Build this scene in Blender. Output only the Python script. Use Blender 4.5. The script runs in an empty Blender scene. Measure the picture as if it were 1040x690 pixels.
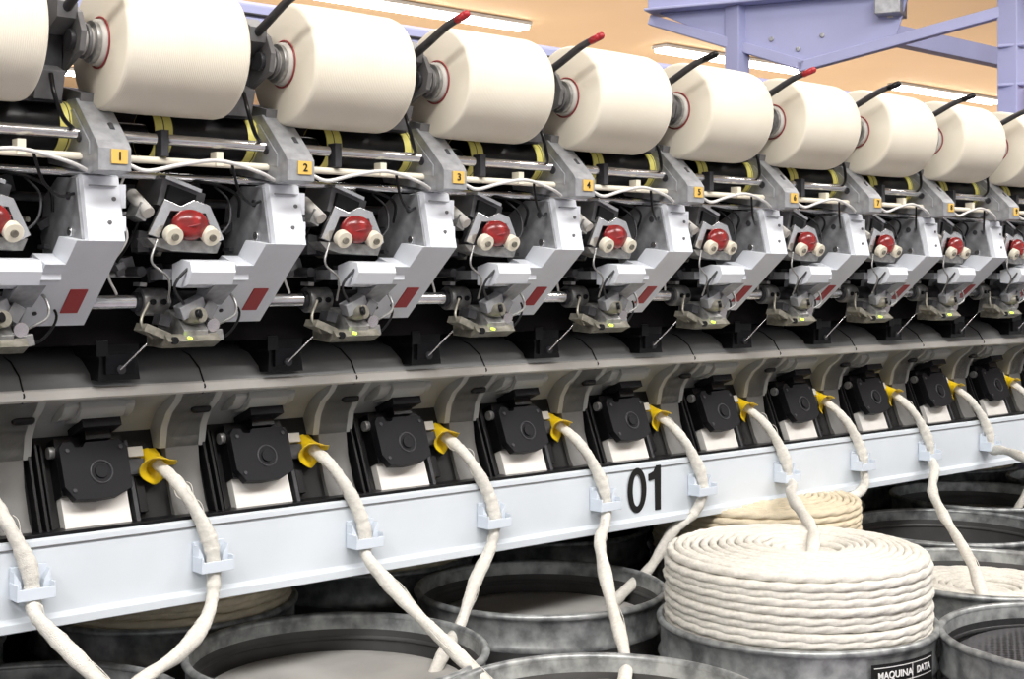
import bpy, bmesh, math, random
from mathutils import Vector, Matrix, Euler
random.seed(4)
HC = 1.5      # eye height; machine heights are given relative to it
P = 0.25      # spinning position pitch
scene = bpy.context.scene
try:
    scene.view_settings.view_transform = 'Standard'
except Exception: pass

# ------------------------------------------------------------ materials
MATS = {}
def mat(name, col, rough=0.5, metal=0.0, noise=0.0, nscale=40, bump=0.0, bscale=200, emit=0.0, stretch=None, col2=None, spec=0.5):
    m = bpy.data.materials.new(name); m.use_nodes = True
    nt = m.node_tree; b = nt.nodes['Principled BSDF']
    b.inputs['Base Color'].default_value = (*col, 1)
    b.inputs['Roughness'].default_value = rough
    b.inputs['Metallic'].default_value = metal
    b.inputs['Specular IOR Level'].default_value = spec
    tc = nt.nodes.new('ShaderNodeTexCoord')
    mp = nt.nodes.new('ShaderNodeMapping')
    nt.links.new(tc.outputs['Object'], mp.inputs[0])
    if stretch: mp.inputs['Scale'].default_value = stretch
    if noise > 0 or col2:
        n = nt.nodes.new('ShaderNodeTexNoise'); n.inputs['Scale'].default_value = nscale; n.inputs['Detail'].default_value = 5
        nt.links.new(mp.outputs[0], n.inputs['Vector'])
        r = nt.nodes.new('ShaderNodeValToRGB')
        r.color_ramp.elements[0].position = 0.35; r.color_ramp.elements[1].position = 0.65
        lo = col2 if col2 else tuple(c*(1-noise) for c in col)
        r.color_ramp.elements[0].color = (*lo, 1); r.color_ramp.elements[1].color = (*col, 1)
        nt.links.new(n.outputs['Fac'], r.inputs[0]); nt.links.new(r.outputs[0], b.inputs['Base Color'])
    if bump > 0:
        n2 = nt.nodes.new('ShaderNodeTexNoise'); n2.inputs['Scale'].default_value = bscale; n2.inputs['Detail'].default_value = 4
        nt.links.new(mp.outputs[0], n2.inputs['Vector'])
        bp = nt.nodes.new('ShaderNodeBump'); bp.inputs['Strength'].default_value = bump; bp.inputs['Distance'].default_value = 0.002
        nt.links.new(n2.outputs['Fac'], bp.inputs['Height']); nt.links.new(bp.outputs[0], b.inputs['Normal'])
    if emit > 0:
        b.inputs['Emission Color'].default_value = (*col, 1); b.inputs['Emission Strength'].default_value = emit
    MATS[name] = m
    return m
mat('paint_white', (0.74, 0.77, 0.82), 0.4, noise=0.07, nscale=14)
mat('rail_white', (0.66, 0.71, 0.76), 0.4, noise=0.06, nscale=8)
mat('galv', (0.40, 0.41, 0.43), 0.42, 0.4, noise=0.3, nscale=60)
mat('steel', (0.78, 0.78, 0.79), 0.22, 0.9, noise=0.15, nscale=50)
mat('steel_dull', (0.42, 0.42, 0.41), 0.35, 0.55, noise=0.45, nscale=90)
mat('brassy', (0.30, 0.285, 0.235), 0.4, 0.5, noise=0.45, nscale=90)
mat('dark_grey', (0.055, 0.055, 0.06), 0.42, 0.25, noise=0.35, nscale=60, spec=0.3)
mat('mid_grey', (0.165, 0.165, 0.17), 0.42, 0.25, noise=0.25, nscale=40)
mat('black', (0.007, 0.007, 0.008), 0.32, noise=0.3, nscale=60, spec=0.25)
mat('black_lid', (0.007, 0.007, 0.009), 0.5, spec=0.18)
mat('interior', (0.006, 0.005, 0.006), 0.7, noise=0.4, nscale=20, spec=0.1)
mat('cover_grey', (0.35, 0.355, 0.34), 0.45, noise=0.10, nscale=10)
mat('cover_top', (0.25, 0.252, 0.25), 0.5, noise=0.15, nscale=14)
mat('lip', (0.64, 0.62, 0.58), 0.5, noise=0.12, nscale=14)
mat('charcoal', (0.02, 0.0195, 0.0195), 0.5, noise=0.3, nscale=30, spec=0.2)
mat('rib', (0.15, 0.147, 0.14), 0.45, noise=0.2, nscale=20)
mat('cream_plate', (0.76, 0.74, 0.70), 0.32, 0.1, noise=0.12, nscale=20)
mat('cream', (0.76, 0.71, 0.58), 0.4)
mat('yellow', (0.88, 0.60, 0.01), 0.35)
mat('yellow_band', (0.80, 0.73, 0.20), 0.4)
mat('label_y', (0.66, 0.43, 0.10), 0.5)
mat('red', (0.34, 0.012, 0.018), 0.38)
mat('dull_red', (0.26, 0.03, 0.035), 0.45)
mat('wax_red', (0.32, 0.022, 0.022), 0.22, nscale=70, col2=(0.16, 0.02, 0.02))
mat('cable', (0.62, 0.61, 0.59), 0.4)
mat('clip', (0.64, 0.70, 0.78), 0.25)
mat('led', (0.6, 0.9, 0.1), 0.3, emit=1.5)
mat('ink', (0.012, 0.012, 0.012), 0.5, spec=0.2)
mat('white_ink', (0.8, 0.8, 0.8), 0.5)
mat('tube_white', (0.54, 0.52, 0.48), 0.5)
mat('sliver', (0.80, 0.775, 0.71), 1.0, noise=0.14, nscale=150, bump=0.9, bscale=600, spec=0.1, stretch=(1, 1, 1.5))
mat('sliver_tan', (0.72, 0.63, 0.47), 1.0, noise=0.12, nscale=60, bump=0.8, bscale=400, spec=0.1)
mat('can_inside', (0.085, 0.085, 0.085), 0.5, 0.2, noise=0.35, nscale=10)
mat('can_galv', (0.46, 0.48, 0.48), 0.36, 0.4, nscale=34, col2=(0.17, 0.18, 0.185))
mat('can_body', (0.27, 0.27, 0.27), 0.36, 0.4, nscale=14, col2=(0.16, 0.16, 0.16))
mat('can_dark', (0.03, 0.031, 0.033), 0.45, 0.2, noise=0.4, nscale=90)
mat('can_plate', (0.40, 0.39, 0.37), 0.6, noise=0.2, nscale=9)
mat('purple', (0.38, 0.40, 0.63), 0.5, noise=0.10, nscale=4)
mat('floor_mat', (0.42, 0.40, 0.46), 0.4, noise=0.2, nscale=1.5)
mat('ceil_mat', (0.82, 0.585, 0.35), 0.7, noise=0.06, nscale=0.6)
mat('wall_mat', (0.6, 0.52, 0.42), 0.7, noise=0.06, nscale=0.6)
mat('tube_light', (1.0, 0.95, 0.84), 0.5, emit=14.0)
def yarn_mat():
    m = bpy.data.materials.new('yarn'); m.use_nodes = True; nt = m.node_tree; b = nt.nodes['Principled BSDF']
    b.inputs['Roughness'].default_value = 0.85; b.inputs['Specular IOR Level'].default_value = 0.2
    tc = nt.nodes.new('ShaderNodeTexCoord')
    w = nt.nodes.new('ShaderNodeTexWave'); w.bands_direction = 'X'; w.inputs['Scale'].default_value = 130; w.inputs['Distortion'].default_value = 2.5
    w.inputs['Detail'].default_value = 3
    n = nt.nodes.new('ShaderNodeTexNoise'); n.inputs['Scale'].default_value = 9
    nt.links.new(tc.outputs['Object'], w.inputs['Vector']); nt.links.new(tc.outputs['Object'], n.inputs['Vector'])
    r = nt.nodes.new('ShaderNodeValToRGB')
    r.color_ramp.elements[0].color = (0.70, 0.645, 0.53, 1); r.color_ramp.elements[1].color = (0.76, 0.715, 0.605, 1)
    r.color_ramp.elements[0].position = 0.3; r.color_ramp.elements[1].position = 0.7
    nt.links.new(n.outputs['Fac'], r.inputs[0]); nt.links.new(r.outputs[0], b.inputs['Base Color'])
    bp = nt.nodes.new('ShaderNodeBump'); bp.inputs['Strength'].default_value = 0.2; bp.inputs['Distance'].default_value = 0.001
    nt.links.new(w.outputs['Fac'], bp.inputs['Height']); nt.links.new(bp.outputs[0], b.inputs['Normal'])
    MATS['yarn'] = m
yarn_mat()
def mesh_mat():
    m = bpy.data.materials.new('mesh_dark'); m.use_nodes = True; nt = m.node_tree; b = nt.nodes['Principled BSDF']
    b.inputs['Roughness'].default_value = 0.4
    tc = nt.nodes.new('ShaderNodeTexCoord')
    ck = nt.nodes.new('ShaderNodeTexVoronoi'); ck.inputs['Scale'].default_value = 110; ck.inputs['Randomness'].default_value = 0.15
    nt.links.new(tc.outputs['Object'], ck.inputs['Vector'])
    r = nt.nodes.new('ShaderNodeValToRGB')
    r.color_ramp.elements[0].color = (0.005, 0.005, 0.006, 1); r.color_ramp.elements[1].color = (0.09, 0.09, 0.10, 1)
    r.color_ramp.elements[0].position = 0.3; r.color_ramp.elements[1].position = 0.55
    nt.links.new(ck.outputs['Distance'], r.inputs[0]); nt.links.new(r.outputs[0], b.inputs['Base Color'])
    MATS['mesh_dark'] = m
mesh_mat()

# ------------------------------------------------------------ mesh builder
class MB:
    def __init__(s, T=None):
        s.v = []; s.f = []; s.m = []; s.sm = []; s.names = []; s.T = T
    def mi(s, name):
        if name not in s.names: s.names.append(name)
        return s.names.index(name)
    def add(s, vs, fs, m, smooth=False):
        o = len(s.v)
        for p in vs:
            p = tuple(p)
            s.v.append(s.T(*p) if s.T else p)
        i = s.mi(m)
        for f in fs:
            s.f.append([o+k for k in f]); s.m.append(i); s.sm.append(smooth)
    def box(s, x0, x1, y0, y1, z0, z1, m, rot=None):
        c = Vector(((x0+x1)/2, (y0+y1)/2, (z0+z1)/2))
        vs = []
        for x in (x0, x1):
            for y in (y0, y1):
                for z in (z0, z1):
                    p = Vector((x, y, z))
                    if rot: p = c + Euler([math.radians(a) for a in rot]).to_matrix() @ (p-c)
                    vs.append(p)
        s.add(vs, [(0,1,3,2),(4,6,7,5),(0,4,5,1),(2,3,7,6),(0,2,6,4),(1,5,7,3)], m)
    def prism(s, poly, x0, x1, m, smooth=False):
        n = len(poly)
        vs = [(x0, a, b) for a, b in poly] + [(x1, a, b) for a, b in poly]
        fs = [(i, (i+1) % n, n+(i+1) % n, n+i) for i in range(n)]
        s.add(vs, fs, m, smooth)
        s.add(vs, [tuple(range(n)), tuple(range(2*n-1, n-1, -1))], m)
    def prism_y(s, poly, y0, y1, m):
        n = len(poly)
        vs = [(a, y0, b) for a, b in poly] + [(a, y1, b) for a, b in poly]
        fs = [(i, (i+1) % n, n+(i+1) % n, n+i) for i in range(n)] + [tuple(range(n)), tuple(range(2*n-1, n-1, -1))]
        s.add(vs, fs, m)
    def sweep(s, prof, x0, x1, m, smooth=False):
        n = len(prof)
        vs = [(x0, a, b) for a, b in prof] + [(x1, a, b) for a, b in prof]
        s.add(vs, [(i, i+1, n+i+1, n+i) for i in range(n-1)], m, smooth)
    def cyl(s, p0, p1, r, m, r2=None, seg=20):
        p0 = Vector(p0); p1 = Vector(p1); r2 = r if r2 is None else r2
        d = (p1-p0).normalized(); a = d.orthogonal().normalized(); b = d.cross(a)
        vs = []
        for p, rr in ((p0, r), (p1, r2)):
            for i in range(seg):
                t = 2*math.pi*i/seg
                vs.append(p + a*math.cos(t)*rr + b*math.sin(t)*rr)
        s.add(vs, [(i, (i+1) % seg, seg+(i+1) % seg, seg+i) for i in range(seg)], m, True)
        s.add(vs, [tuple(range(seg)), tuple(range(2*seg-1, seg-1, -1))], m)
    def tube(s, pts, r, m, seg=8, closed=False, lobes=0, twist=0, amp=0.1, flat=1.0, up=None):
        pts = [Vector(p) for p in pts]; n = len(pts)
        vs = []; prev = None; L = 0
        for i, p in enumerate(pts):
            if closed: d = pts[(i+1) % n]-pts[i-1]
            else: d = pts[min(i+1, n-1)]-pts[max(i-1, 0)]
            d = d.normalized() if d.length > 1e-9 else Vector((0, 0, 1))
            if up: a = (Vector(up)-d*d.dot(Vector(up))).normalized()
            elif prev is None: a = d.orthogonal().normalized()
            else: a = (prev-d*d.dot(prev)).normalized()
            prev = a; b = d.cross(a)
            if i: L += (pts[i]-pts[i-1]).length
            rr = r[i] if isinstance(r, (list, tuple)) else r
            for k in range(seg):
                t = 2*math.pi*k/seg
                q = rr*(1+(amp*math.cos(lobes*t+twist*L) if lobes else 0))
                vs.append(p + a*math.cos(t)*q*flat + b*math.sin(t)*q)
        fs = []
        rng = n if closed else n-1
        for i in range(rng):
            j = (i+1) % n
            for k in range(seg):
                fs.append((i*seg+k, i*seg+(k+1) % seg, j*seg+(k+1) % seg, j*seg+k))
        if not closed: fs += [tuple(range(seg)), tuple(range(n*seg-1, (n-1)*seg-1, -1))]
        s.add(vs, fs, m, True)
    def ring(s, c, axis, R, r, m, seg=32, tseg=8):
        c = Vector(c); d = Vector(axis).normalized(); a = d.orthogonal().normalized(); b = d.cross(a)
        s.tube([c+a*math.cos(2*math.pi*i/seg)*R+b*math.sin(2*math.pi*i/seg)*R for i in range(seg)], r, m, tseg, closed=True)
    def lathe(s, prof, c, axis, m, seg=48, smooth=True):
        c = Vector(c); d = Vector(axis).normalized(); a = d.orthogonal().normalized(); b = d.cross(a)
        vs = []
        for t, r in prof:
            for i in range(seg):
                q = 2*math.pi*i/seg
                vs.append(c+d*t+a*math.cos(q)*r+b*math.sin(q)*r)
        fs = []
        for j in range(len(prof)-1):
            for i in range(seg):
                fs.append((j*seg+i, j*seg+(i+1) % seg, (j+1)*seg+(i+1) % seg, (j+1)*seg+i))
        s.add(vs, fs, m, smooth)
    def ball(s, c, rx, ry, rz, m, seg=16):
        vs = []; n = seg//2
        for j in range(n+1):
            ph = math.pi*j/n
            for i in range(seg):
                t = 2*math.pi*i/seg
                vs.append((c[0]+rx*math.sin(ph)*math.cos(t), c[1]+ry*math.sin(ph)*math.sin(t), c[2]+rz*math.cos(ph)))
        s.add(vs, [(j*seg+i, j*seg+(i+1) % seg, (j+1)*seg+(i+1) % seg, (j+1)*seg+i) for j in range(n) for i in range(seg)], m, True)
    def mesh(s, name, lift=HC):
        me = bpy.data.meshes.new(name)
        me.from_pydata([(x, y, z+lift) for x, y, z in s.v], [], s.f)
        for n in s.names: me.materials.append(MATS[n])
        me.polygons.foreach_set('material_index', s.m)
        me.polygons.foreach_set('use_smooth', s.sm)
        bm = bmesh.new(); bm.from_mesh(me)
        bmesh.ops.remove_doubles(bm, verts=bm.verts, dist=1e-6)
        bmesh.ops.recalc_face_normals(bm, faces=bm.faces)
        bm.to_mesh(me); bm.free(); me.update()
        return me
def obj(name, me, loc=(0, 0, 0), parent=None, bevel=0):
    o = bpy.data.objects.new(name, me); scene.collection.objects.link(o); o.location = loc
    if parent: o.parent = parent
    if bevel:
        b = o.modifiers.new('bevel', 'BEVEL'); b.width = bevel; b.segments = 2; b.limit_method = 'ANGLE'; b.angle_limit = math.radians(40)
    return o
def empty(name, loc=(0, 0, 0)):
    o = bpy.data.objects.new(name, None); scene.collection.objects.link(o); o.location = loc; return o
def text(name, body, size, loc, m, parent=None, rot=(math.pi/2, 0, 0), off=0.0, sx=1.0):
    c = bpy.data.curves.new(name, 'FONT'); c.body = body; c.size = size; c.extrude = 0.0004; c.offset = off
    c.align_x = 'CENTER'; c.align_y = 'CENTER'; c.materials.append(MATS[m])
    o = bpy.data.objects.new(name, c); scene.collection.objects.link(o); o.location = loc; o.rotation_euler = rot; o.scale = (sx, 1, 1)
    if parent: o.parent = parent
    return o
def smooth_path(pts, sub=8):
    P_ = [Vector(p) for p in pts]; P_ = [P_[0]*2-P_[1]]+P_+[P_[-1]*2-P_[-2]]
    out = []
    for i in range(1, len(P_)-2):
        a, b, c, d = P_[i-1:i+3]
        for k in range(sub):
            t = k/sub
            out.append(0.5*((2*b)+(c-a)*t+(2*a-5*b+4*c-d)*t*t+(3*b-a-3*c+d)*t**3))
    out.append(P_[-2]); return out

K0, K1 = -2, 13
machine = empty('rotor_spinning_machine')

# ------------------------------------------------------------ continuous machine body
XA, XB = -0.6, 6.5
mb = MB()
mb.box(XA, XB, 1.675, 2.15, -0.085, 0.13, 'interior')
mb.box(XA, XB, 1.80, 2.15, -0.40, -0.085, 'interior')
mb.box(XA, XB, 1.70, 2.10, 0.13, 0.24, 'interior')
mb.box(XA, XB, 2.45, 2.60, -1.5, -0.35, 'charcoal')
mb.box(XA, XB, 1.80, 2.60, -0.42, -0.36, 'charcoal')
obj('machine_core', mb.mesh('machine_core'), parent=machine)
mb = MB()
mb.sweep([(1.82, -0.092), (1.78, -0.096), (1.74, -0.107), (1.712, -0.124), (1.702, -0.140)], XA, XB, 'cover_top', True)
mb.prism([(1.702, -0.140), (1.697, -0.142), (1.696, -0.153), (1.702, -0.156), (1.712, -0.150), (1.712, -0.142)], XA, XB, 'lip')
mb.sweep([(1.704, -0.155), (1.722, -0.160), (1.745, -0.170), (1.765, -0.183), (1.780, -0.200), (1.788, -0.215)], XA, XB, 'cover_grey', True)
mb.sweep([(1.790, -0.20), (1.735, -0.335), (1.735, -0.35)], XA, XB, 'charcoal')
k = -3
while 0.915+P*k < XB:
    x = 0.915+P*k
    if x > XA:
        mb.tube([(x, 1.80, -0.0935), (x, 1.74, -0.1065), (x, 1.712, -0.123), (x, 1.701, -0.139), (x, 1.695, -0.147), (x, 1.703, -0.157)], 0.0011, 'ink', 6)
    k += 1
obj('curved_cover', mb.mesh('curved_cover'), parent=machine)
mb = MB()
mb.prism([(1.78, -0.334), (1.712, -0.334), (1.706, -0.328), (1.700, -0.330), (1.698, -0.423), (1.690, -0.428), (1.690, -0.439), (1.70, -0.442), (1.78, -0.442)], XA, XB, 'rail_white')
mb.box(XA, XB, 1.709, 1.735, -0.3345, -0.324, 'black')
mb.box(XA, XB, 1.6975, 1.70, -0.3385, -0.337, 'mid_grey')
obj('front_rail', mb.mesh('front_rail'), parent=machine, bevel=0.0012)
mb = MB()
def ellipse_ring(cx, cz, a, b, a2, b2, y, m, n=40):
    vs = [(cx+a*math.cos(2*math.pi*i/n), y, cz+b*math.sin(2*math.pi*i/n)) for i in range(n)]
    vs += [(cx+a2*math.cos(2*math.pi*i/n), y, cz+b2*math.sin(2*math.pi*i/n)) for i in range(n)]
    mb.add(vs, [(i, (i+1) % n, n+(i+1) % n, n+i) for i in range(n)], m)
NX = 0.018
ellipse_ring(1.745+NX, -0.375, 0.0240, 0.0400, 0.0110, 0.0280, 1.6970, 'ink')
mb.prism_y([(1.806+NX, -0.415), (1.806+NX, -0.335), (1.796+NX, -0.335), (1.789+NX, -0.345), (1.776+NX, -0.349), (1.776+NX, -0.361), (1.792+NX, -0.359), (1.792+NX, -0.415)], 1.6968, 1.6995, 'ink')
obj('rail_number', mb.mesh('rail_number'), parent=machine)
mb = MB()
mb.cyl((XA, 1.597, 0.180), (XB, 1.597, 0.180), 0.012, 'black')
mb.cyl((XA, 1.552, 0.170), (XB, 1.552, 0.170), 0.0068, 'steel', seg=16)
mb.cyl((XA, 1.545, 0.143), (XB, 1.545, 0.143), 0.0045, 'cream', seg=12)
mb.cyl((XA, 1.60, 0.128), (XB, 1.60, 0.128), 0.005, 'steel', seg=12)
mb.cyl((XA, 1.648, -0.030), (XB, 1.648, -0.030), 0.009, 'steel', seg=20)
mb.cyl((XA, 1.655, 0.10), (XB, 1.655, 0.10), 0.006, 'dark_grey', seg=12)
mb.cyl((XA, 1.655, 0.005), (XB, 1.655, 0.005), 0.004, 'steel_dull', seg=12)
mb.cyl((XA, 1.70, 0.335), (XB, 1.70, 0.335), 0.008, 'dark_grey', seg=12)
obj('drive_shafts', mb.mesh('drive_shafts'), parent=machine)
mb = MB()
mb.prism([(2.10, 0.38), (2.10, 0.475), (2.115, 0.483), (2.30, 0.483), (2.30, 0.38)], XA, 9, 'purple')
mb.box(XA, 9, 2.095, 2.10, 0.455, 0.460, 'dark_grey')
k = 0
while k < 8:
    mb.box(0.2+k*1.2, 0.26+k*1.2, 2.15, 2.25, 0.1, 0.40, 'purple'); k += 1
obj('rear_beam', mb.mesh('rear_beam'), parent=machine, bevel=0.003)

# ------------------------------------------------------------ winding unit (repeated)
def winding_unit():
    mb = MB(); X = 0.695
    def bx(a, b, *r, **k): mb.box(X+a, X+b, *r, **k)
    br = [(1.585, 0.212), (1.560, 0.212), (1.503, 0.158), (1.497, 0.150), (1.497, 0.124), (1.52, 0.121), (1.56, 0.128), (1.64, 0.140), (1.66, 0.190)]
    mb.prism(br, X-0.022, X+0.018, 'galv')
    mb.prism([(1.62, 0.195), (1.565, 0.200), (1.52, 0.158), (1.52, 0.142), (1.56, 0.148), (1.62, 0.155)], X-0.0235, X-0.0215, 'galv')
    bx(-0.007, 0.013, 1.495, 1.497, 0.132, 0.149, 'label_y')
    for (y, z) in ((1.545, 0.165), (1.60, 0.175)):
        mb.cyl((X-0.0255, y, z), (X-0.022, y, z), 0.006, 'dark_grey', seg=14)
    bx(-0.018, 0.010, 1.555, 1.62, 0.212, 0.226, 'mid_grey', rot=(12, 0, 0))
    mb.cyl((X+0.006, 1.530, 0.180), (X+0.006, 1.522, 0.172), 0.0045, 'dark_grey', seg=12)
    arm = [(1.522, 0.262), (1.516, 0.285), (1.528, 0.308), (1.556, 0.326), (1.60, 0.322), (1.66, 0.275), (1.69, 0.22), (1.65, 0.195), (1.61, 0.225), (1.565, 0.247)]
    for xa, h0, h1 in ((-0.034, -0.030, -0.002), (-0.090, -0.100, -0.084)):
        mb.prism(arm, X+xa, X+xa+0.007, 'mid_grey')
        mb.cyl((X+h0, 1.541, 0.277), (X+h1, 1.541, 0.277), 0.017, 'tube_white', seg=24)
    mb.cyl((X-0.014, 1.541, 0.277), (X-0.008, 1.541, 0.277), 0.025, 'steel_dull', seg=28)
    mb.cyl((X-0.022, 1.541, 0.277), (X-0.018, 1.541, 0.277), 0.021, 'mid_grey', seg=28)
    mb.cyl((X-0.040, 1.541, 0.277), (X-0.027, 1.541, 0.277), 0.012, 'dark_grey', seg=20)
    bx(-0.083, -0.036, 1.565, 1.67, 0.205, 0.285, 'dark_grey')
    bx(-0.075, -0.042, 1.545, 1.60, 0.215, 0.250, 'mid_grey', rot=(20, 0, 0))
    bx(-0.080, -0.040, 1.57, 1.63, 0.285, 0.318, 'mid_grey', rot=(-18, 0, 0))
    mb.cyl((X-0.084, 1.575, 0.30), (X-0.034, 1.575, 0.30), 0.009, 'steel_dull', seg=16)
    mb.cyl((X-0.07, 1.60, 0.21), (X-0.07, 1.585, 0.16), 0.008, 'dark_grey', seg=12)
    mb.tube(smooth_path([(X-0.060, 1.540, 0.235), (X-0.062, 1.525, 0.210), (X-0.050, 1.53, 0.185), (X-0.030, 1.55, 0.175)]), 0.0028, 'black', 8)
    # drum with yellow bands
    mb.cyl((X+0.082, 1.597, 0.180), (X+0.236, 1.597, 0.180), 0.031, 'black', seg=40)
    for a in (0.082, 0.212):
        mb.cyl((X+a, 1.597, 0.180), (X+a+0.024, 1.597, 0.180), 0.0316, 'yellow_band', seg=40)
        mb.cyl((X+a+0.011, 1.597, 0.180), (X+a+0.0125, 1.597, 0.180), 0.0319, 'dark_grey', seg=40)
    for a in (0.122, 0.145, 0.17, 0.195):
        mb.ring((X+a, 1.597, 0.180), (1, 0.35, 0.15), 0.0304, 0.0011, 'dark_grey', 40, 6)
    bx(0.075, 0.085, 1.535, 1.553, 0.148, 0.180, 'dark_grey')
    bx(0.150, 0.160, 1.537, 1.553, 0.140, 0.158, 'cream')
    # white lever
    lev = [(1.552, 0.123), (1.546, 0.121), (1.528, 0.044), (1.560, 0.016), (1.60, 0.03), (1.615, 0.06), (1.60, 0.118)]
    mb.prism(lev, X-0.020, X+0.025, 'paint_white')
    low = [(1.5595, 0.0165), (1.644, -0.058), (1.652, -0.057), (1.668, -0.030), (1.665, -0.005), (1.60, 0.030)]
    mb.prism(low, X-0.058, X+0.025, 'paint_white')
    mb.prism([(1.528, 0.044), (1.5597, 0.0163), (1.60, 0.03), (1.58, 0.05)], X-0.034, X+0.025, 'paint_white')
    mb.prism([(1.556, 0.118), (1.539, 0.046), (1.57, 0.022), (1.645, 0.012), (1.66, 0.05), (1.65, 0.10), (1.61, 0.122)], X-0.0235, X-0.0195, 'galv')
    mb.cyl((X-0.026, 1.575, 0.098), (X-0.023, 1.575, 0.098), 0.005, 'dark_grey', seg=12)
    mb.cyl((X-0.026, 1.57, 0.055), (X-0.023, 1.57, 0.055), 0.006, 'steel', seg=12)
    mb.prism([(1.600, -0.002), (1.645, -0.040), (1.655, -0.035), (1.655, -0.01), (1.62, 0.010)], X-0.060, X-0.0575, 'galv')
    bx(0.024, 0.034, 1.545, 1.562, 0.084, 0.112, 'paint_white')
    bx(0.024, 0.032, 1.54, 1.555, 0.056, 0.074, 'paint_white')
    bx(0.026, 0.036, 1.548, 1.558, 0.076, 0.080, 'mid_grey')
    bx(-0.014, 0.020, 1.539, 1.544, 0.1085, 0.110, 'galv')
    for (a, z, yy) in ((0.008, 0.066, 1.5325), (0.016, 0.094, 1.539)):
        mb.cyl((X+a, yy-0.0012, z), (X+a, yy+0.003, z), 0.0026, 'mid_grey', seg=12)
    def sl(t, off):
        y = 1.528+0.116*t; z = 0.044-0.102*t
        n = (-0.66, -0.75)
        return (y+n[0]*off, z+n[1]*off)
    mb.prism([sl(0.56, 0.0012), sl(0.84, 0.0012), sl(0.84, -0.001), sl(0.56, -0.001)], X-0.014, X+0.008, 'red')
    mb.cyl((X-0.045, *sl(0.84, 0.0018)), (X-0.045, *sl(0.84, -0.001)), 0.003, 'dark_grey', seg=10)
    # handle to the left
    mb.prism([(1.552, 0.021), (1.548, 0.008), (1.558, -0.008), (1.575, -0.012), (1.60, -0.010), (1.60, 0.018), (1.575, 0.024)], X-0.128, X-0.066, 'paint_white')
    mb.prism([(1.572, 0.018), (1.572, -0.002), (1.60, -0.008), (1.62, 0.02)], X-0.068, X-0.034, 'paint_white')
    mb.prism([(1.556, -0.008), (1.575, -0.014), (1.60, -0.012), (1.61, -0.030), (1.60, -0.034)], X-0.092, X-0.058, 'galv')
    bx(-0.140, -0.10, 1.60, 1.65, -0.002, 0.012, 'galv')
    # ---- waxing device
    wx = X-0.123
    mb.box(wx-0.036, wx+0.030, 1.585, 1.640, 0.082, 0.118, 'mid_grey', rot=(0, 16, 8))
    mb.box(wx-0.024, wx+0.018, 1.580, 1.587, 0.088, 0.112, 'black', rot=(0, 16, 8))
    mb.box(wx-0.030, wx+0.026, 1.576, 1.600, 0.116, 0.121, 'steel', rot=(0, 16, 8))
    mb.prism_y([(wx-0.054, 0.054), (wx-0.032, 0.098), (wx-0.010, 0.090), (wx+0.008, 0.098), (wx+0.030, 0.092), (wx+0.050, 0.050), (wx+0.038, 0.044), (wx+0.024, 0.082), (wx-0.024, 0.084), (wx-0.040, 0.050)], 1.566, 1.572, 'steel')
    mb.prism_y([(wx-0.054, 0.050), (wx+0.048, 0.046), (wx+0.042, 0.032), (wx-0.020, 0.034), (wx-0.044, 0.040)], 1.570, 1.60, 'steel_dull')
    mb.prism_y([(wx-0.026, 0.084), (wx+0.024, 0.082), (wx+0.036, 0.048), (wx-0.038, 0.050)], 1.576, 1.60, 'dark_grey')
    mb.box(wx-0.066, wx-0.051, 1.57, 1.60, 0.072, 0.092, 'steel_dull', rot=(0, 25, 0))
    mb.cyl((wx-0.054, 1.565, 0.080), (wx-0.060, 1.60, 0.105), 0.008, 'tube_white', seg=16)
    mb.ball((wx, 1.562, 0.067), 0.025, 0.013, 0.0195, 'wax_red', 28)
    mb.tube([(wx-0.025, 1.560, 0.060), (wx, 1.5465, 0.066), (wx+0.025, 1.560, 0.072)], 0.0012, 'dull_red', 6)
    for a in (-0.027, 0.024):
        mb.cyl((wx+a, 1.549, 0.051), (wx+a, 1.560, 0.056), 0.0115, 'cream', seg=22)
        mb.cyl((wx+a, 1.546, 0.050), (wx+a, 1.550, 0.0515), 0.0045, 'brassy', seg=14)
    mb.tube(smooth_path([(wx-0.045, 1.56, 0.048), (wx-0.055, 1.555, 0.02), (wx-0.030, 1.56, 0.0), (wx-0.02, 1.58, -0.03)]), 0.0016, 'steel_dull', 6)
    mb.tube(smooth_path([(wx+0.04, 1.575, 0.05), (wx+0.062, 1.575, 0.07), (wx+0.070, 1.59, 0.10), (wx+0.06, 1.61, 0.12)]), 0.0018, 'dark_grey', 6)
    mb.tube(smooth_path([(wx-0.070, 1.60, 0.125), (wx-0.085, 1.59, 0.09), (wx-0.075, 1.58, 0.05), (wx-0.090, 1.60, 0.01), (wx-0.07, 1.62, -0.02)]), 0.0018, 'cable', 6)
    mb.tube(smooth_path([(wx+0.020, 1.60, 0.126), (wx+0.050, 1.575, 0.118), (wx+0.078, 1.58, 0.105), (wx+0.09, 1.60, 0.08)]), 0.0022, 'black', 6)
    for i in range(22):
        a = random.uniform(-0.075, 0.09); z = random.uniform(-0.025, 0.118); y = random.uniform(1.610, 1.650)
        mb.box(wx+a, wx+a+random.uniform(0.006, 0.028), y, y+0.02, z, z+random.uniform(0.004, 0.022), random.choice(['dark_grey', 'dark_grey', 'mid_grey', 'steel_dull', 'brassy']), rot=(0, random.uniform(-40, 40), 0))
    for i in range(8):
        a = random.uniform(-0.07, 0.07); z = random.uniform(-0.01, 0.11)
        mb.cyl((wx+a, 1.612, z), (wx+a, 1.66, z), random.uniform(0.003, 0.009), random.choice(['mid_grey', 'dark_grey', 'brassy']), seg=12)
    mb.tube(smooth_path([(wx-0.06, 1.63, 0.11), (wx-0.04, 1.61, 0.10), (wx-0.055, 1.60, 0.06), (wx-0.07, 1.62, 0.02)]), 0.0022, 'black', 6)
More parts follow.
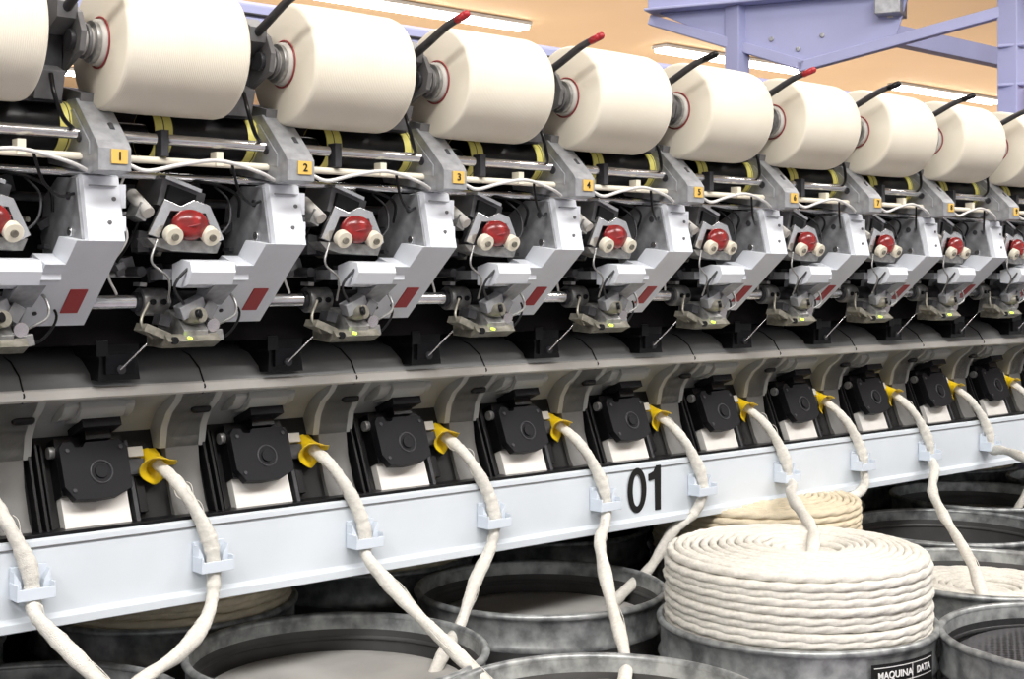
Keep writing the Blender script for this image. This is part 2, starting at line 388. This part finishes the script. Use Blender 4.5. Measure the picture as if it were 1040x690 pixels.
    # ---- lower take-up mechanism
    lx = X-0.095
    mb.cyl((lx-0.055, 1.648, -0.030), (lx-0.020, 1.648, -0.030), 0.018, 'steel_dull', seg=24)
    mb.cyl((lx-0.062, 1.648, -0.030), (lx-0.055, 1.648, -0.030), 0.013, 'dark_grey', seg=20)
    mb.cyl((lx-0.014, 1.648, -0.030), (lx+0.030, 1.648, -0.030), 0.014, 'dark_grey', seg=24)
    for a in (-0.045, -0.03):
        mb.cyl((lx+a, 1.632, -0.030), (lx+a, 1.626, -0.030), 0.004, 'black', seg=8)
    mb.prism([(1.60, -0.052), (1.585, -0.066), (1.59, -0.078), (1.63, -0.082), (1.66, -0.075), (1.655, -0.045), (1.63, -0.04)], lx-0.024, lx+0.010, 'steel_dull')
    mb.prism([(1.59, -0.070), (1.580, -0.079), (1.60, -0.088), (1.64, -0.086), (1.64, -0.072)], lx-0.048, lx+0.026, 'brassy')
    mb.cyl((lx-0.012, 1.60, -0.050), (lx-0.005, 1.575, -0.046), 0.010, 'brassy', seg=16)
    mb.cyl((lx-0.012, 1.574, -0.045), (lx-0.009, 1.570, -0.044), 0.006, 'black', seg=14)
    mb.cyl((lx+0.020, 1.59, -0.060), (lx+0.020, 1.62, -0.055), 0.009, 'steel', seg=16)
    mb.box(lx+0.012, lx+0.040, 1.60, 1.63, -0.082, -0.068, 'steel_dull', rot=(0, -12, 0))
    mb.box(lx-0.075, lx-0.040, 1.59, 1.62, -0.072, -0.062, 'brassy', rot=(0, 22, 0))
    mb.box(lx-0.030, lx+0.005, 1.583, 1.60, -0.045, -0.028, 'galv', rot=(10, -25, 0))
    mb.box(lx+0.002, lx+0.018, 1.580, 1.60, -0.050, -0.030, 'mid_grey', rot=(0, 30, 0))
    mb.box(lx-0.050, lx-0.034, 1.60, 1.62, -0.060, -0.046, 'dark_grey', rot=(0, 15, 0))
    mb.cyl((lx-0.018, 1.577, -0.076), (lx-0.018, 1.585, -0.075), 0.0020, 'led', seg=10)
    mb.cyl((lx-0.038, 1.58, -0.078), (lx-0.038, 1.60, -0.078), 0.0050, 'black', seg=12)
    mb.tube(smooth_path([(lx-0.02, 1.59, -0.035), (lx-0.045, 1.57, -0.010), (lx-0.030, 1.56, 0.014), (lx-0.01, 1.575, 0.02)]), 0.002, 'dark_grey', 6)
    mb.tube(smooth_path([(lx+0.03, 1.60, -0.06), (lx+0.052, 1.59, -0.045), (lx+0.050, 1.60, -0.02), (lx+0.03, 1.62, -0.01)]), 0.002, 'steel_dull', 6)
    mb.tube(smooth_path([(lx-0.06, 1.60, -0.075), (lx-0.075, 1.60, -0.055), (lx-0.06, 1.61, -0.03)]), 0.0022, 'brassy', 6)
    mb.tube(smooth_path([(lx+0.055, 1.63, -0.015), (lx+0.075, 1.62, -0.045), (lx+0.055, 1.62, -0.075), (lx+0.03, 1.63, -0.075)]), 0.0018, 'black', 6)
    # cable between brackets
    mb.tube(smooth_path([(X+0.016, 1.50, 0.132), (X+0.04, 1.50, 0.126), (X+0.085, 1.505, 0.136), (X+0.14, 1.51, 0.144), (X+0.20, 1.52, 0.134), (X+0.232, 1.53, 0.124)]), 0.0026, 'cable', 8)
    mb.tube(smooth_path([(X+0.16, 1.515, 0.140), (X+0.175, 1.525, 0.11), (X+0.20, 1.54, 0.095), (X+0.226, 1.56, 0.10)]), 0.002, 'black', 8)
    # black take-off box with tube and yarn
    tx = X+0.090
    mb.prism_y([(tx-0.036, -0.078), (tx+0.030, -0.078), (tx+0.026, -0.105), (tx+0.030, -0.132), (tx-0.028, -0.132), (tx-0.026, -0.105)], 1.685, 1.76, 'black')
    mb.box(tx-0.020, tx+0.020, 1.679, 1.687, -0.124, -0.098, 'black_lid')
    mb.box(tx-0.036, tx-0.020, 1.672, 1.70, -0.100, -0.080, 'black')
    mb.cyl((tx+0.0, 1.675, -0.118), (tx+0.0, 1.70, -0.118), 0.006, 'dark_grey', seg=14)
    mb.cyl((tx-0.002, 1.676, -0.118), (tx+0.034, 1.655, -0.076), 0.0014, 'steel', seg=6)
    mb.cyl((tx+0.034, 1.655, -0.076), (lx+P+0.0, 1.60, -0.05), 0.0008, 'cable', seg=5)
    return mb
def handle():
    mb = MB(); X = 0.695-0.045
    pts = smooth_path([(X, 1.60, 0.300), (X, 1.555, 0.305), (X, 1.515, 0.318), (X, 1.462, 0.340), (X, 1.425, 0.349)])
    mb.tube(pts, [0.0066-0.0016*i/(len(pts)-1) for i in range(len(pts))], 'dark_grey', 10)
    mb.prism([(1.61, 0.282), (1.56, 0.285), (1.53, 0.300), (1.528, 0.318), (1.55, 0.332), (1.60, 0.332)], X-0.012, X+0.012, 'mid_grey')
    return mb
wu = winding_unit().mesh('winding_unit'); hd = handle().mesh('cradle_handle')
tipm = {}
for m_ in ('red', 'black'):
    t = MB(); X = 0.65
    t.cyl((X, 1.440, 0.3455), (X, 1.420, 0.3505), 0.0056, m_, seg=14); t.ball((X, 1.420, 0.3505), 0.0056, 0.0056, 0.0056, m_)
    tipm[m_] = t.mesh('handle_tip_'+m_)
for k in range(K0, K1):
    obj('winding_unit', wu, (P*k, 0, 0), machine, bevel=0.0012)
    obj('cradle_handle', hd, (P*k, 0, 0), machine)
    obj('handle_tip', tipm['black' if k in (1, 4, 6, 7) else 'red'], (P*k, 0, 0), machine)
    if k >= 0:
        text('position_number', str(k+1), 0.014, (0.698+P*k, 1.4945, HC+0.1405), 'ink', machine, off=0.0002)

# ------------------------------------------------------------ spin box (repeated)
S = (0.377, 0.926); N = (-0.926, 0.377); OO = (1.765, -0.264)
CX = 0.776
def Tl(a, b, c): return (CX+a, OO[0]+b*S[0]+c*N[0], OO[1]+b*S[1]+c*N[1])
def spin_box():
    mb = MB(Tl)
    mb.box(-0.046, 0.046, -0.080, -0.026, 0.0, 0.016, 'cream_plate')
    mb.box(-0.048, 0.048, -0.084, -0.078, 0.0, 0.020, 'charcoal')
    mb.box(-0.048, 0.046, -0.030, 0.048, 0.0, 0.026, 'black')
    out = [(-0.048, 0.030), (-0.048, -0.022), (-0.036, -0.040), (-0.006, -0.042), (0.022, -0.040), (0.044, -0.030), (0.046, 0.026), (0.036, 0.036), (-0.012, 0.036), (-0.016, 0.030), (-0.026, 0.030), (-0.030, 0.038), (-0.042, 0.038)]
    n = len(out)
    vs = [(a, b, 0.026) for a, b in out]+[(a, b, 0.040) for a, b in out]
    mb.add(vs, [(i, (i+1) % n, n+(i+1) % n, n+i) for i in range(n)]+[tuple(range(n)), tuple(range(2*n-1, n-1, -1))], 'black_lid')
    mb.ring((0.004, -0.006, 0.040), (0, 0, 1), 0.015, 0.0016, 'dark_grey', 28, 8)
    mb.cyl((0.004, -0.006, 0.038), (0.004, -0.006, 0.0425), 0.009, 'black_lid', seg=20)
    for a, b in ((-0.038, 0.026), (0.036, 0.026), (-0.036, -0.028)):
        mb.cyl((a, b, 0.038), (a, b, 0.0415), 0.003, 'dark_grey', seg=10)
    mb.box(-0.020, 0.034, 0.050, 0.062, 0.010, 0.060, 'black_lid')
    mb.box(-0.012, 0.024, 0.038, 0.052, 0.020, 0.044, 'black')
    mb.box(-0.006, 0.016, 0.061, 0.068, 0.030, 0.054, 'black_lid')
    for a in (-0.082, -0.072, -0.062):
        mb.box(a, a+0.004, -0.078, 0.045, -0.002, 0.020 if a < -0.07 else 0.012, 'black')
    mb.box(0.052, 0.058, -0.080, 0.040, 0.0, 0.018, 'dark_grey')
    mb.box(0.062, 0.074, -0.06, 0.020, 0.0, 0.012, 'black')
    mb.box(0.052, 0.074, 0.014, 0.028, 0.004, 0.026, 'tube_white')
    mb.box(0.046, 0.076, -0.010, 0.012, 0.004, 0.022, 'dark_grey')
    mb.cyl((-0.056, 0.03, 0.02), (-0.048, 0.03, 0.02), 0.008, 'steel_dull', seg=14)
    mb.T = None
    hump = [(1.724, -0.160), (1.720, -0.170), (1.728, -0.182), (1.745, -0.190), (1.775, -0.195), (1.79, -0.185), (1.76, -0.165)]
    mb.prism(hump, CX-0.026, CX+0.036, 'cover_grey', True)
    mb.prism([(a+0.006, b+0.003) for a, b in hump], CX-0.046, CX-0.026, 'cover_grey', True)
    mb.prism([(a+0.006, b+0.003) for a, b in hump], CX+0.036, CX+0.052, 'cover_grey', True)
    return mb
def rib():
    mb = MB(); c = 0.788-0.124
    pr = [(1.706, -0.156), (1.716, -0.168), (1.738, -0.184), (1.752, -0.205), (1.758, -0.235), (1.753, -0.27), (1.738, -0.31), (1.722, -0.334), (1.79, -0.335), (1.80, -0.16)]
    mb.prism(pr[:5]+[(1.80, -0.235), (1.80, -0.16)], c-0.036, c+0.034, 'cover_grey', True)
    mb.prism(pr, c-0.026, c+0.024, 'rib', True)
    pts = [(c+0.005, 1.733, -0.181), (c+0.024, 1.733, -0.181)]
    mb.tube(pts, 0.006, 'black', 12)
    mb.ball(pts[0], 0.006, 0.006, 0.006, 'black'); mb.ball(pts[1], 0.006, 0.006, 0.006, 'black')
    return mb
def condenser():
    mb = MB()
    c0 = Vector((0.868, 1.742, -0.258)); ax = Vector((0.30, -0.75, -0.55)).normalized()
    side = Vector((0.9, 0.35, -0.30)); side = (side-ax*side.dot(ax)).normalized(); up = ax.cross(side)
    rows = []
    seg = 36
    prof = ((-0.030, 0.010), (-0.018, 0.0115), (-0.006, 0.015), (0.005, 0.021), (0.012, 0.028))
    for outer in (0, 1):
        for t, r in prof:
            row = []
            for i in range(seg):
                th = 2*math.pi*i/seg
                f = max(0, (t+0.008)/0.020)
                lobe = 1+0.38*f*abs(math.cos(th))**4 - 0.24*f*abs(math.sin(th))**2
                rr = (r-(0.002 if outer == 0 else 0))*lobe
                cup = 0.012*abs(math.cos(th))**2*f
                row.append(c0+ax*(t-cup)+side*math.cos(th)*rr+up*math.sin(th)*rr)
            rows.append(row)
    vs = [p for row in rows for p in row]; fs = []
    for j in list(range(0, 4))+list(range(5, 9)):
        for i in range(seg):
            fs.append((j*seg+i, j*seg+(i+1) % seg, (j+1)*seg+(i+1) % seg, (j+1)*seg+i))
    for i in range(seg): fs.append((4*seg+i, 4*seg+(i+1) % seg, 9*seg+(i+1) % seg, 9*seg+i))
    mb.add(vs, fs, 'yellow', True)
    mb.box(0.850, 0.880, 1.755, 1.780, -0.262, -0.240, 'yellow', rot=(25, 0, 0))
    return mb
def clip():
    mb = MB(); X = 0.670
    mb.box(X-0.023, X+0.023, 1.693, 1.698, -0.398, -0.358, 'clip')
    mb.prism_y([(X-0.023, -0.362), (X-0.023, -0.396), (X-0.011, -0.398), (X-0.015, -0.375)], 1.681, 1.694, 'clip')
    mb.prism_y([(X+0.023, -0.362), (X+0.023, -0.396), (X+0.011, -0.398), (X+0.015, -0.375)], 1.681, 1.694, 'clip')
    mb.box(X-0.023, X+0.023, 1.6675, 1.670, -0.397, -0.382, 'clip')
    mb.box(X-0.0245, X-0.022, 1.6675, 1.694, -0.397, -0.376, 'clip')
    mb.box(X+0.022, X+0.0245, 1.6675, 1.694, -0.397, -0.376, 'clip')
    return mb
sbm = spin_box().mesh('spin_box'); rbm = rib().mesh('divider_rib'); cdm = condenser().mesh('sliver_condenser'); clm = clip().mesh('sliver_clip')
for k in range(K0, K1+2):
    obj('spin_box', sbm, (P*k, 0, 0), machine, bevel=0.0018)
    obj('divider_rib', rbm, (P*k, 0, 0), machine, bevel=0.002)
    obj('sliver_condenser', cdm, (P*k, 0, 0), machine)
    obj('sliver_clip', clm, (P*k, 0, 0), machine, bevel=0.0008)

# ------------------------------------------------------------ yarn bobbins
def bobbin(seed):
    random.seed(seed)
    mb = MB()
    j = random.uniform(-0.001, 0.001); L = 0.160
    prof = [(0.001, 0.024), (0.0, 0.045), (0.0, 0.072), (0.0008, 0.0757), (0.003, 0.0775+j), (0.008, 0.0785+j), (0.05, 0.0790+j), (0.10, 0.0788+j), (L-0.008, 0.0780+j), (L-0.003, 0.0769+j), (L-0.0008, 0.0750), (L, 0.070), (L-0.001, 0.024)]
    mb.lathe(prof, (0, 0, 0), (1, 0, 0), 'yarn', 80)
    mb.lathe([(-0.006, 0.020), (-0.006, 0.0275), (0.01, 0.0275)], (0, 0, 0), (1, 0, 0), 'tube_white', 36)
    mb.lathe([(L-0.01, 0.0275), (L+0.004, 0.0275), (L+0.004, 0.020)], (0, 0, 0), (1, 0, 0), 'tube_white', 36)
    mb.ring((-0.0005, 0, 0), (1, 0, 0), 0.0300, 0.0012, 'dull_red', 40, 6)
    return mb
bms = [bobbin(s).mesh('yarn_bobbin', 0) for s in range(3)]
for i, k in enumerate(range(K0, K1)):
    o = obj('yarn_bobbin', bms[i % 3], (0.693+P*k, 1.541, HC+0.277)); o.rotation_euler = (i*1.3, 0, 0)

# ------------------------------------------------------------ sliver cans
RC = 0.213; HR = -0.53; ZR = HC+HR
def can_mesh(kind):
    body = 'can_body'; inner = 'can_dark' if kind == 'dark' else 'can_inside'
    mb = MB()
    mb.lathe([(0.0, 0.19), (0.0, RC-0.006), (0.02, RC), (ZR-0.06, RC-0.002)], (0, 0, 0), (0, 0, 1), body, 64)
    mb.lathe([(ZR-0.06, RC-0.002), (ZR-0.056, RC+0.003), (ZR-0.050, RC-0.002), (ZR-0.012, RC-0.001), (ZR-0.006, RC+0.003)], (0, 0, 0), (0, 0, 1), 'can_galv', 64)
    mb.lathe([(0.3, RC-0.002), (0.305, RC+0.003), (0.31, RC-0.002)], (0, 0, 0), (0, 0, 1), 'can_galv', 64)
    mb.ring((0, 0, ZR-0.003), (0, 0, 1), RC-0.001, 0.006, 'can_galv', 72, 10)
    mb.lathe([(ZR-0.003, RC-0.006), (ZR-0.022, RC-0.008)], (0, 0, 0), (0, 0, 1), 'can_galv', 64)
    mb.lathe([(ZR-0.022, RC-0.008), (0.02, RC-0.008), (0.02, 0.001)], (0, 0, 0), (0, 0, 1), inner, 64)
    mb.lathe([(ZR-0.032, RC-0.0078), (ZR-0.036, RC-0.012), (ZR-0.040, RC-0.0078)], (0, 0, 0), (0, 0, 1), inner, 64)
    if kind == 'plate':
        mb.lathe([(ZR-0.060, 0.195), (ZR-0.052, 0.188), (ZR-0.056, 0.18), (ZR-0.056, 0.001)], (0, 0, 0), (0, 0, 1), 'can_plate', 64)
        mb.lathe([(ZR-0.10, 0.195), (ZR-0.060, 0.195)], (0, 0, 0), (0, 0, 1), 'can_plate', 64)
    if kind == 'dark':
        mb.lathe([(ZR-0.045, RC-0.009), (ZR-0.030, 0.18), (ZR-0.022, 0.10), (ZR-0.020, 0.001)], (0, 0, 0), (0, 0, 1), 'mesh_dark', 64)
    return mb
cm = {k: can_mesh(k).mesh('sliver_can_'+k, 0) for k in ('dark', 'plate', 'plain')}
def coil(h0, top, m, seed, rings=True):
    random.seed(seed); mb = MB()
    r0 = 0.207; sp = 0.0118; layers = int((top-h0)/sp)+1
    mb.lathe([(h0-0.03, r0-0.012), (top-0.012, r0-0.012), (top-0.010, r0-0.03), (top-0.010, 0.035), (top-0.05, 0.02)], (0, 0, 0), (0, 0, 1), m, 64)
    for l in range(layers):
        z = h0+l*sp; ph = random.uniform(0, 6.28); tilt = random.uniform(0.0008, 0.0022)*(0 if l in (0, layers-1) else 1)
        pts = []
        dx, dy = random.uniform(-0.0015, 0.0015), random.uniform(-0.0015, 0.0015)
        for i in range(420):
            t = 2*math.pi*i/420
            rr = r0-0.008+0.0008*math.sin(2*t+ph)-(0.004 if l == layers-1 else 0)
            pts.append((dx+rr*math.cos(t), dy+rr*math.sin(t), z+tilt*math.sin(t+ph)))
        mb.tube(pts, 0.0069, m, 16, closed=True, lobes=3, twist=150, amp=0.11, up=(0, 0, 1))
    if rings:
        r = r0-0.020
        while r > 0.028:
            ox = 0.020*(1-r/r0)*1.5; ph = random.uniform(0, 6.28); pts = []
            for i in range(240):
                t = 2*math.pi*i/240
                rr = r+0.0010*math.sin(2*t+ph)
                pts.append((ox+rr*math.cos(t), rr*math.sin(t), top-0.005-0.020*math.exp(-(r/0.05)**2)+0.0012*math.sin(t+ph)+0.007*math.exp(-((r-0.10)/0.05)**2)))
            mb.tube(pts, 0.0062, m, 12, closed=True, lobes=3, twist=150, amp=0.12, up=(0, 0, 1))
            r -= 0.0122
    return mb
coil_white = coil(ZR-0.005, ZR+0.110, 'sliver', 5).mesh('sliver_coil', 0)
coil_tan = coil(ZR-0.005, ZR+0.095, 'sliver_tan', 8).mesh('sliver_coil_tan', 0)
coil_low = coil(ZR-0.06, ZR-0.03, 'sliver', 9).mesh('sliver_coil_low', 0)
cans = [((1.10, 1.65), 'plate', None), ((1.22, 1.23), 'plain', coil_low), ((1.750, 1.34), 'plain', coil_white), ((1.98, 0.98), 'dark', None),
        ((2.28, 1.32), 'plain', coil_low), ((1.59, 1.76), 'plate', None), ((0.64, 1.68), 'plain', None), ((0.77, 1.22), 'plain', None),
        ((1.06, 2.10), 'plain', coil_tan), ((1.53, 2.21), 'plain', coil_tan), ((2.17, 1.76), 'plain', coil_tan), ((2.00, 2.19), 'plate', None),
        ((2.64, 1.62), 'plain', None), ((2.62, 2.08), 'plain', coil_tan), ((3.08, 1.80), 'plate', None), ((3.10, 1.33), 'plate', None),
        ((3.08, 2.26), 'plain', coil_tan), ((3.55, 1.75), 'plate', None), ((3.55, 2.21), 'plain', coil_tan), ((4.02, 1.80), 'plain', None), ((0.58, 2.14), 'plain', coil_tan),
        ((2.72, 1.14), 'plain', None), ((4.02, 1.33), 'plain', None), ((4.5, 1.75), 'plate', None)]
for (c, kind, cl) in cans:
    e = obj('sliver_can', cm[kind], (c[0], c[1], 0))
    e.rotation_euler = (0, 0, random.uniform(0, 6))
    if cl:
        q = obj('sliver_coil', cl, (0, 0, 0), e)
        q.rotation_euler = (0, 0, -e.rotation_euler[2]+(0.6 if cl is not coil_white else -0.3))
    if cl is coil_white:
        lab = MB(); base = -e.rotation_euler[2]
        def patch(a0, a1, z0, z1, m, rr):
            n = 10
            vs = [((rr)*math.cos(a0+(a1-a0)*i/n), (rr)*math.sin(a0+(a1-a0)*i/n), z) for z in (z0, z1) for i in range(n+1)]
            lab.add(vs, [(i, i+1, n+2+i, n+1+i) for i in range(n)], m, True)
        A0 = math.radians(-114); A1 = A0+0.62
        patch(A0, A1, ZR-0.15, ZR-0.018, 'ink', RC+0.0045)
        for z in (0.024, 0.046, 0.074, 0.102):
            patch(A0+0.02, A1-0.02, ZR-z, ZR-z+0.0012, 'white_ink', RC+0.005)
        patch(A0+0.35, A0+0.357, ZR-0.145, ZR-0.024, 'white_ink', RC+0.005)
        lo = obj('can_label', lab.mesh('can_label', 0), (0, 0, 0), e); lo.rotation_euler = (0, 0, base)
        for body, ang in (('MAQUINA', A0+0.185), ('DATA', A0+0.47)):
            t = text('label_text', body, 0.0140, (0, 0, 0), 'white_ink', e, off=0.0002)
            rr = RC+0.0065; t.location = (rr*math.cos(ang+base), rr*math.sin(ang+base), ZR-0.0345)
            t.rotation_euler = (math.pi/2, 0, ang+base+math.pi/2)

# ------------------------------------------------------------ slivers
def sliver(k, tail, name='cotton_sliver'):
    g = 0.870+P*k; t = 0.920+P*k
    random.seed(k+30)
    pts = [(g-0.004, 1.744, -0.252), (g+0.012, 1.720, -0.274), (g+0.024, 1.702, -0.300), (g+0.038, 1.688, -0.335), (t-0.003, 1.682, -0.365), (t, 1.681, -0.395)]+tail
    pp = smooth_path(pts, 14)
    rad = []; ph = random.uniform(0, 6)
    for i in range(len(pp)):
        base = 0.0072+0.0024*min(1, i/20)
        rad.append(base*(1+0.06*math.sin(i*0.22+ph)+0.04*math.sin(i*0.9+2*ph)+random.uniform(-0.035, 0.035)))
    mb = MB(); mb.tube(pp, rad, 'sliver', 16, lobes=2, twist=45, amp=0.11)
    # a few loose fibres lying along the sliver
    for f in range(10):
        i0 = random.randint(3, len(pp)-14); a = random.uniform(0, 6.28)
        off = Vector((math.cos(a), -abs(math.sin(a))*0.5, math.sin(a)))*0.0100
        fib = [pp[i0+j]+off*(1+0.25*math.sin(j*0.5)) for j in range(0, 10)]
        mb.tube(fib, 0.0006, 'sliver', 4)
    obj(name, mb.mesh(name))
sliver(-1, [(0.668, 1.665, -0.415), (0.674, 1.62, -0.434), (0.700, 1.55, -0.478), (0.75, 1.42, -0.56), (0.78, 1.30, -0.75)])
sliver(0, [(0.915, 1.675, -0.43), (0.89, 1.65, -0.455), (0.830, 1.60, -0.475), (0.72, 1.56, -0.52), (0.66, 1.62, -0.72)])
sliver(1, [(1.168, 1.668, -0.415), (1.180, 1.60, -0.462), (1.19, 1.50, -0.515), (1.195, 1.40, -0.556), (1.20, 1.30, -0.575)])
sliver(2, [(1.410, 1.680, -0.43), (1.372, 1.672, -0.475), (1.330, 1.655, -0.53), (1.280, 1.635, -0.565), (1.24, 1.63, -0.62)])
sliver(3, [(1.650, 1.665, -0.42), (1.585, 1.61, -0.436), (1.50, 1.50, -0.494), (1.40, 1.37, -0.545), (1.31, 1.30, -0.575)])
sliver(4, [(1.905, 1.690, -0.43), (1.865, 1.705, -0.46), (1.825, 1.725, -0.525), (1.77, 1.745, -0.570), (1.72, 1.755, -0.62)])
sliver(5, [(2.150, 1.655, -0.40), (2.06, 1.59, -0.400), (1.96, 1.49, -0.408), (1.87, 1.40, -0.414), (1.80, 1.345, -0.422), (1.775, 1.33, -0.440)])
sliver(6, [(2.42, 1.68, -0.43), (2.38, 1.69, -0.450), (2.30, 1.72, -0.432), (2.24, 1.74, -0.425)])
sliver(7, [(2.62, 1.64, -0.41), (2.50, 1.57, -0.435), (2.398, 1.48, -0.465), (2.27, 1.35, -0.51), (2.17, 1.26, -0.56)])
sliver(8, [(2.89, 1.64, -0.39), (2.80, 1.55, -0.385), (2.72, 1.45, -0.40), (2.66, 1.25, -0.49), (2.68, 1.16, -0.62)])
sliver(9, [(3.16, 1.68, -0.42), (3.13, 1.70, -0.50), (3.10, 1.75, -0.62)])
sliver(10, [(3.42, 1.68, -0.42), (3.48, 1.70, -0.50), (3.52, 1.72, -0.60)])

# ------------------------------------------------------------ overhead gantry
gan = empty('overhead_gantry')
def beam(mb, p, q, w, h, m='purple'):
    p = Vector(p); q = Vector(q); d = (q-p).normalized()
    up = Vector((0, 0, 1)) if abs(d.z) < 0.9 else Vector((0, 1, 0))
    a = d.cross(up).normalized(); b = a.cross(d).normalized()
    vs = [c+a*sx*w/2+b*sy*h/2 for c in (p, q) for sx, sy in ((-1, -1), (1, -1), (1, 1), (-1, 1))]
    mb.add(vs, [(0, 1, 2, 3), (7, 6, 5, 4), (0, 4, 5, 1), (1, 5, 6, 2), (2, 6, 7, 3), (3, 7, 4, 0)], m)
mb = MB()
P1 = Vector((3.50, 3.33, 1.0)); P3 = Vector((3.965, 2.255, 0.83))
dirv = (Vector((P3.x, P3.y, 0))-Vector((P1.x, P1.y, 0))).normalized()
def on(t, z):
    return (P1.x+dirv.x*t, P1.y+dirv.y*t, z)
beam(mb, on(0.02, 0.99), on(2.4, 0.99), 0.06, 0.12)
beam(mb, on(0.02, 0.925), on(2.4, 0.925), 0.14, 0.010)
beam(mb, on(0.02, 0.90), on(0.56, 0.705), 0.04, 0.035)
beam(mb, on(0.54, 0.70), on(1.20, 0.835), 0.04, 0.035)
g = [on(0.05, 0.92), on(0.28, 0.81), on(0.54, 0.71), on(0.86, 0.785), on(0.90, 0.92)]
ng = len(g)
mb.add([Vector(p)+Vector((0.005, 0.002, 0)) for p in g]+[Vector(p)-Vector((0.005, 0.002, 0)) for p in g],
       [tuple(range(ng)), tuple(range(2*ng-1, ng-1, -1))]+[(i, (i+1) % ng, ng+(i+1) % ng, ng+i) for i in range(ng)], 'purple')
beam(mb, on(0.33, -1.5), on(0.33, 0.92), 0.060, 0.060)
beam(mb, on(1.21, -1.5), on(1.21, 0.92), 0.066, 0.066)
for z in (0.60, 0.72):
    beam(mb, on(1.17, z), on(1.25, z), 0.08, 0.010)
beam(mb, on(0.05, 1.02), (8.0, 3.4, 1.02), 0.06, 0.08)
beam(mb, on(1.21, 1.0), (8.0, 2.2, 1.0), 0.08, 0.10)
beam(mb, on(0.80, 0.875), on(0.88, 0.875), 0.13, 0.06, 'galv')
beam(mb, on(0.84, 0.84), on(0.84, 1.0), 0.02, 0.02, 'cream')
for t in (0.15, 0.5, 0.95, 1.4):
    c = Vector(on(t, 0.99)); nrm = Vector((dirv.y, -dirv.x, 0))
    for s_ in (-1, 1):
        mb.cyl(c+nrm*0.03*s_, c+nrm*0.038*s_, 0.011, 'galv', seg=8)
for (t, z) in ((0.45, 0.80), (0.62, 0.80), (0.54, 0.76)):
    c = Vector(on(t, z)); nrm = Vector((dirv.y, -dirv.x, 0))
    mb.cyl(c-nrm*0.012, c+nrm*0.012, 0.009, 'galv', seg=8)
obj('gantry_frame', mb.mesh('gantry_frame'), parent=gan, bevel=0.003)
mb = MB(); beam(mb, on(1.30, 0.48), on(1.30, 0.60), 0.05, 0.06, 'red')
obj('emergency_box', mb.mesh('emergency_box'), parent=gan, bevel=0.003)

# ------------------------------------------------------------ room
mb = MB(); mb.box(-8, 60, -8, 45, -1.6, -1.5, 'floor_mat'); obj('floor', mb.mesh('floor'))
mb = MB(); mb.box(-8, 60, -8, 45, 3.05, 3.15, 'ceil_mat'); obj('ceiling', mb.mesh('ceiling'))
mb = MB(); mb.box(-8, 60, 45, 45.2, -1.5, 3.05, 'wall_mat'); obj('wall_back', mb.mesh('wall_back'))
mb = MB(); mb.box(60, 60.2, -8, 45, -1.5, 3.05, 'wall_mat'); obj('wall_right', mb.mesh('wall_right'))
lm = MB()
lm.box(-1.5, 1.5, -0.13, 0.13, 0.02, 0.06, 'rail_white')
for yy in (-0.07, 0.07):
    lm.cyl((-1.48, yy, 0.0), (1.48, yy, 0.0), 0.035, 'tube_light', seg=12)
lmm = lm.mesh('ceiling_lamp', 0)
for row in range(4):
    for i in range(8):
        obj('ceiling_lamp', lmm, (-1.3+5.33*i, 12.3+7*row, HC+2.98))
def area(name, loc, target, sx, sy, power, col=(1, 0.98, 0.96)):
    l = bpy.data.lights.new(name, 'AREA'); l.shape = 'RECTANGLE'; l.size = sx; l.size_y = sy; l.energy = power; l.color = col
    o = bpy.data.objects.new(name, l); scene.collection.objects.link(o); o.location = loc
    o.rotation_euler = (Vector(target)-Vector(loc)).to_track_quat('-Z', 'Y').to_euler()
area('aisle_light', (0.6, -0.6, 3.9), (1.2, 1.6, 1.3), 3.0, 0.5, 138)
area('aisle_light', (4.6, -0.4, 3.9), (4.0, 1.6, 1.3), 3.0, 0.5, 122)
area('aisle_light', (-2.0, 0.0, 3.6), (1.0, 1.6, 1.2), 2.0, 0.5, 80)
area('aisle_light', (2.5, 3.6, 4.0), (2.5, 2.6, 1.2), 3.0, 0.5, 50)
area('ceiling_fill', (14, 14, 1.2), (14, 14, 5), 22, 12, 780, (1, 0.91, 0.80))  # added unseen fill that brightens the ceiling, not a real lamp
area('ceiling_fill', (36, 20, 1.2), (36, 20, 5), 24, 18, 1200, (1, 0.91, 0.80))  # second added fill, for the far part of the ceiling
w = bpy.data.worlds.new('world'); scene.world = w; w.use_nodes = True
bg = w.node_tree.nodes['Background']; bg.inputs[0].default_value = (0.98, 0.98, 1.0, 1); bg.inputs[1].default_value = 0.62

# ------------------------------------------------------------ camera
cd = bpy.data.cameras.new('camera'); cam = bpy.data.objects.new('camera', cd); scene.collection.objects.link(cam)
cam.location = (0, 0, HC); cd.sensor_width = 36; cd.lens = 1400/1040*36
cam.rotation_euler = (math.pi/2, 0, -math.atan2(0.6548, 0.7558)); cd.shift_y = -62/1040
cd.clip_start = 0.02; cd.clip_end = 200
scene.camera = cam
